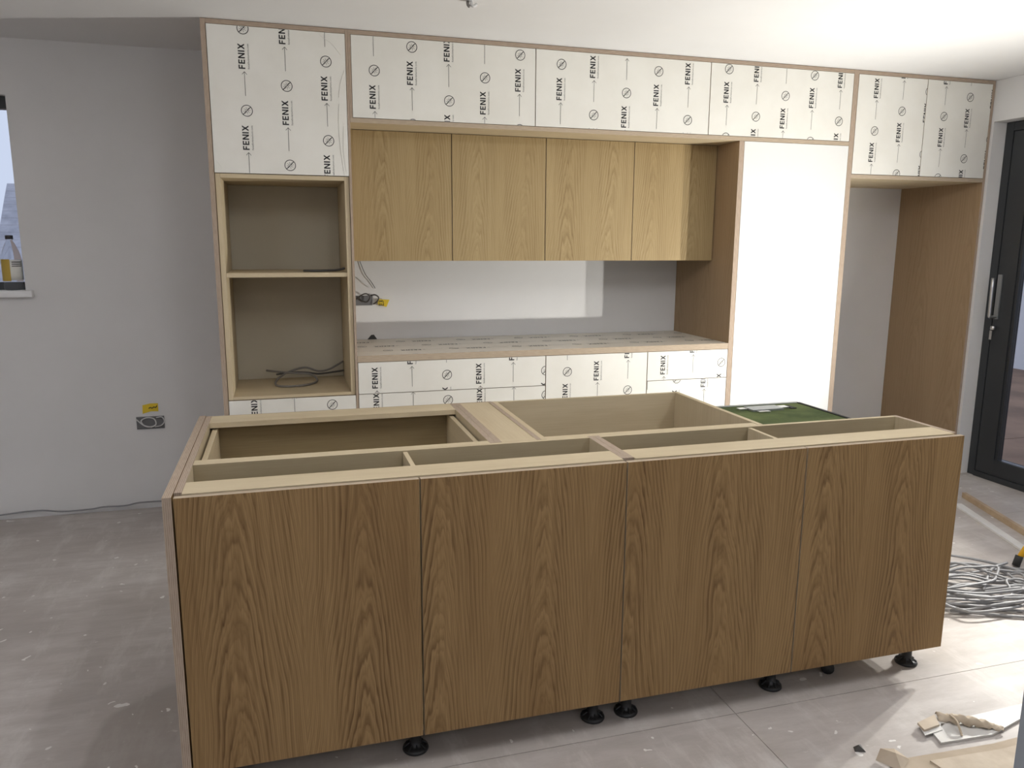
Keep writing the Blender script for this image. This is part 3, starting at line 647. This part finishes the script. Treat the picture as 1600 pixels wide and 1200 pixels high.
for z in (.128, .138, .118):
    sv = []; sf = []
    for k in range(9):
        a = math.radians(285+60*k/8)
        for dz_ in (0, .004): sv.append((bc[0]+.0468*math.cos(a), bc[1]+.0468*math.sin(a), bc[2]+z+dz_))
    for k in range(8): sf.append((2*k, 2*k+2, 2*k+3, 2*k+1))
    mesh('label_stripe', sv, sf, 'print_ink', Bo)

# things on the floor at the right
def flat_strip(name, p0, p1, w, h, mat, label, cat, z=0.0):
    a, e = Vector(p0), Vector(p1); d = (e-a).normalized(); n = Vector((-d.y, d.x))*w/2
    q = [a-n, a+n, e+n, e-n]
    o = mesh(name, [(c_.x, c_.y, z) for c_ in q]+[(c_.x, c_.y, z+h) for c_ in q], [(0, 1, 2, 3), (7, 6, 5, 4), (0, 4, 5, 1), (1, 5, 6, 2), (2, 6, 7, 3), (3, 7, 4, 0)], mat, base=(a.x, a.y, z))
    return tag(o, label, cat)
flat_strip('wood_batten', (3.75, .06), (3.45, -.80), .022, .030, 'batten', 'narrow brown wooden strip on the floor in front of the glass door', 'batten', .0005)
flat_strip('trim_strip', (3.60, -.04), (3.30, -.85), .045, .010, 'white_board', 'flat pale strip on the floor beside the brown wooden strip', 'strip', .0005)
def wiggle_loop(cx, cy, rx, ry, rot, z, wob):
    pts = []
    for k in range(12):
        a = 2*math.pi*k/12; q = 1+random.uniform(-wob, wob)
        x, y = rx*q*math.cos(a), ry*q*math.sin(a)
        pts.append((cx+x*math.cos(rot)-y*math.sin(rot), cy+x*math.sin(rot)+y*math.cos(rot), z+random.uniform(0, .035)))
    return pts
lst = []
for i in range(11):
    lst.append((wiggle_loop(2.78+random.uniform(-.12, .10), -.95+random.uniform(-.10, .08), random.uniform(.18, .32), random.uniform(.06, .16), random.uniform(-.6, .15), .008+.005*(i % 8), .25), .0056))
V = []; Fc = []
for pts, r in lst:
    v, f = tube_data(pts, r, 8, True, 5); k = len(V); V += v; Fc += [tuple(i+k for i in q) for q in f]
for pts in ([(2.45, -.98, .01), (2.70, -1.12, .008), (2.90, -1.21, .008), (3.05, -1.25, .007)], [(2.5, -1.08, .01), (2.72, -1.19, .008), (2.92, -1.26, .007)],
            [(2.4, -1.0, .012), (2.75, -1.08, .01), (3.05, -1.12, .01), (3.3, -1.18, .007)], [(2.55, -.55, .02), (2.80, -.60, .03), (3.00, -.75, .03), (3.12, -.95, .02), (3.25, -1.15, .007)],
            [(2.75, -1.0, .03), (2.92, -.88, .05), (3.04, -.85, .055)], [(2.95, -1.05, .02), (3.1, -1.03, .03), (3.30, -1.12, .007)]):
    v, f = tube_data(pts, .0062, 8); k = len(V); V += v; Fc += [tuple(i+k for i in q) for q in f]
cc = mesh('cable_pile', V, Fc, 'grey_cable', smooth=True, base=(2.86, -.92, 0)); tag(cc, 'tangled pile of grey electric cable on the floor right of the island', 'cable')
GX = 1.50
# packaging waste bottom right
pk = thing('panel_offcut', 'white board offcut with torn brown paper on the floor at the right', 'offcut', (1.95, -1.72, 0))
def slab(name, pts, z0, z1, mat, parent=None, base=None):
    n = len(pts); v = [(*p, z0) for p in pts]+[(*p, z1) for p in pts]
    return mesh(name, v, [tuple(range(n-1, -1, -1)), tuple(range(n, 2*n))]+[(i, (i+1) % n, n+(i+1) % n, n+i) for i in range(n)], mat, parent, base=base)
slab('board', [(1.809, -1.701), (1.797, -1.742), (1.979, -1.752), (2.153, -1.708), (2.30, -1.66), (2.30, -1.61), (2.202, -1.655), (1.901, -1.662)], .001, .008, 'white_board', pk)
slab('torn_end', [(1.801, -1.647), (1.775, -1.704), (1.847, -1.696), (1.887, -1.641)], .0085, .0105, 'white_board', pk)
slab('torn_end', [(1.793, -1.655), (1.785, -1.690), (1.850, -1.681), (1.875, -1.636)], .011, .018, 'brown_paper', pk)
PC = [(1.880, -1.640, .020), (1.925, -1.680, .034), (1.985, -1.718, .026), (2.03, -1.742, .012)]
rv = []; rf = []; NX, NY = 18, 5
for i in range(NX+1):
    s_ = i/NX*(len(PC)-1); k_ = min(int(s_), len(PC)-2); q_ = s_-k_
    p_ = [PC[k_][j]*(1-q_)+PC[k_+1][j]*q_ for j in range(3)]
    wd = .024*(1-.45*i/NX)*(1+.25*math.sin(i*1.7))
    for j in range(NY+1):
        q = j/NY-.5
        rv.append((p_[0]+q*wd*.9, p_[1]+q*wd*1.5, max(.0095, p_[2]*(1-2.2*q*q)+.006*math.sin(i*2.3+j*1.9))))
for i in range(NX):
    for j in range(NY): a = i*(NY+1)+j; rf.append((a, a+NY+1, a+NY+2, a+1))
pp = mesh('paper_strip', rv, rf, 'brown_paper', pk, True)
md = pp.modifiers.new('thick', 'SOLIDIFY'); md.thickness = .0015
tube('paper_curl', [(1.905, -1.665, .028), (1.895, -1.700, .030), (1.880, -1.735, .010)], .0035, 'brown_paper', pk, sub=4)
cb = thing('cardboard_sheet', 'flattened dusty cardboard sheet on the floor in the bottom right corner', 'cardboard', (1.8, -1.95, 0))
# kept clear of the upright sheet
slab('sheet', [(1.60, -1.758), (1.640, -1.768), (1.776, -1.776), (1.944, -1.785), (2.083, -1.780), (2.30, -1.76), (2.20, -2.15), (1.66, -2.15), (1.57, -1.85)], .001, .006, 'cardboard', cb)
slab('top_flap', [(1.70, -1.80), (1.95, -1.815), (2.25, -1.80), (2.20, -2.10), (1.75, -2.10)], .0065, .0095, 'brown_paper', cb)
mesh('torn_corner', [(1.560, -1.748, .002), (1.585, -1.735, .026), (1.618, -1.752, .030), (1.640, -1.785, .016), (1.590, -1.815, .007), (1.600, -1.775, .036)], [(0, 5, 1), (1, 5, 2), (2, 5, 3), (3, 5, 4), (4, 5, 0), (0, 1, 2, 3, 4)], 'cardboard', cb)
gb = thing('storage_box', 'tall grey box cut off by the bottom right picture edge', 'box', (GX+.25, -2.42, 0))
box('box_body', (GX, -2.64, 0), (GX+.50, -2.2, .60), 'grey_sheet', gb)
box('box_lid', (GX-.004, -2.644, .601), (GX+.504, -2.196, .64), 'grey_sheet', gb)
# pipe stub below the island
ps = thing('pipe_stub', 'short black pipe stub sticking out of the floor under the island', 'pipe', (1.735, -1.31, 0))
tube('pipe', [(1.80, -1.22, .028), (1.735, -1.315, .022)], .020, 'box_grey', ps, sub=1, seg=14)
tube('pipe_end', [(1.7365, -1.3128, .0222), (1.726, -1.328, .022)], .0215, 'black_rubber', ps, sub=1, seg=14)
tag(mesh('plaster_crumb', [(1.53, -1.70, 0.001), (1.56, -1.71, .001), (1.565, -1.685, .001), (1.54, -1.68, .001), (1.545, -1.695, .018), (1.555, -1.69, .014)], [(3, 2, 1, 0), (0, 1, 4), (1, 2, 5), (1, 5, 4), (2, 3, 5), (3, 0, 4), (3, 4, 5)], 'dark_cable', base=(1.545, -1.695, .001)), 'small dark crumb of rubble on the floor near the cardboard', 'debris')

# ================================================================== outside
Hs = thing('neighbour_house', 'white neighbouring house with grey tiled roof seen through the window', 'house', (-3.5, 20, -.12))
box('wall', (-8.0, 18.35, -.12), (1.0, 23.5, .02), 'render_white', Hs)
NC = 15
for i in range(NC):
    z0 = .02+i*.19; y0_ = 18.0+i*.28; y1_ = y0_+.34; xa = (-.287-.0095*(2.8-z0))*(y0_+3.36); xb = (-.287-.0095*(2.58-z0))*(y1_+3.36)
    mesh('tile_course', [(xa, y0_, z0), (1.0, y0_, z0), (1.0, y1_, z0+.22), (xb, y1_, z0+.22), (xa, y0_, z0+.09), (1.0, y0_, z0+.09), (1.0, y1_, z0+.31), (xb, y1_, z0+.31)], BF, 'roof_tile_grey', Hs)
pn = box('white_hoarding', (9.0, -6.0, -.12), (9.1, 5.5, 3.0), 'render_white', base=(9.05, 0, -.12)); tag(pn, 'white boarding standing outside beyond the glass door', 'hoarding')
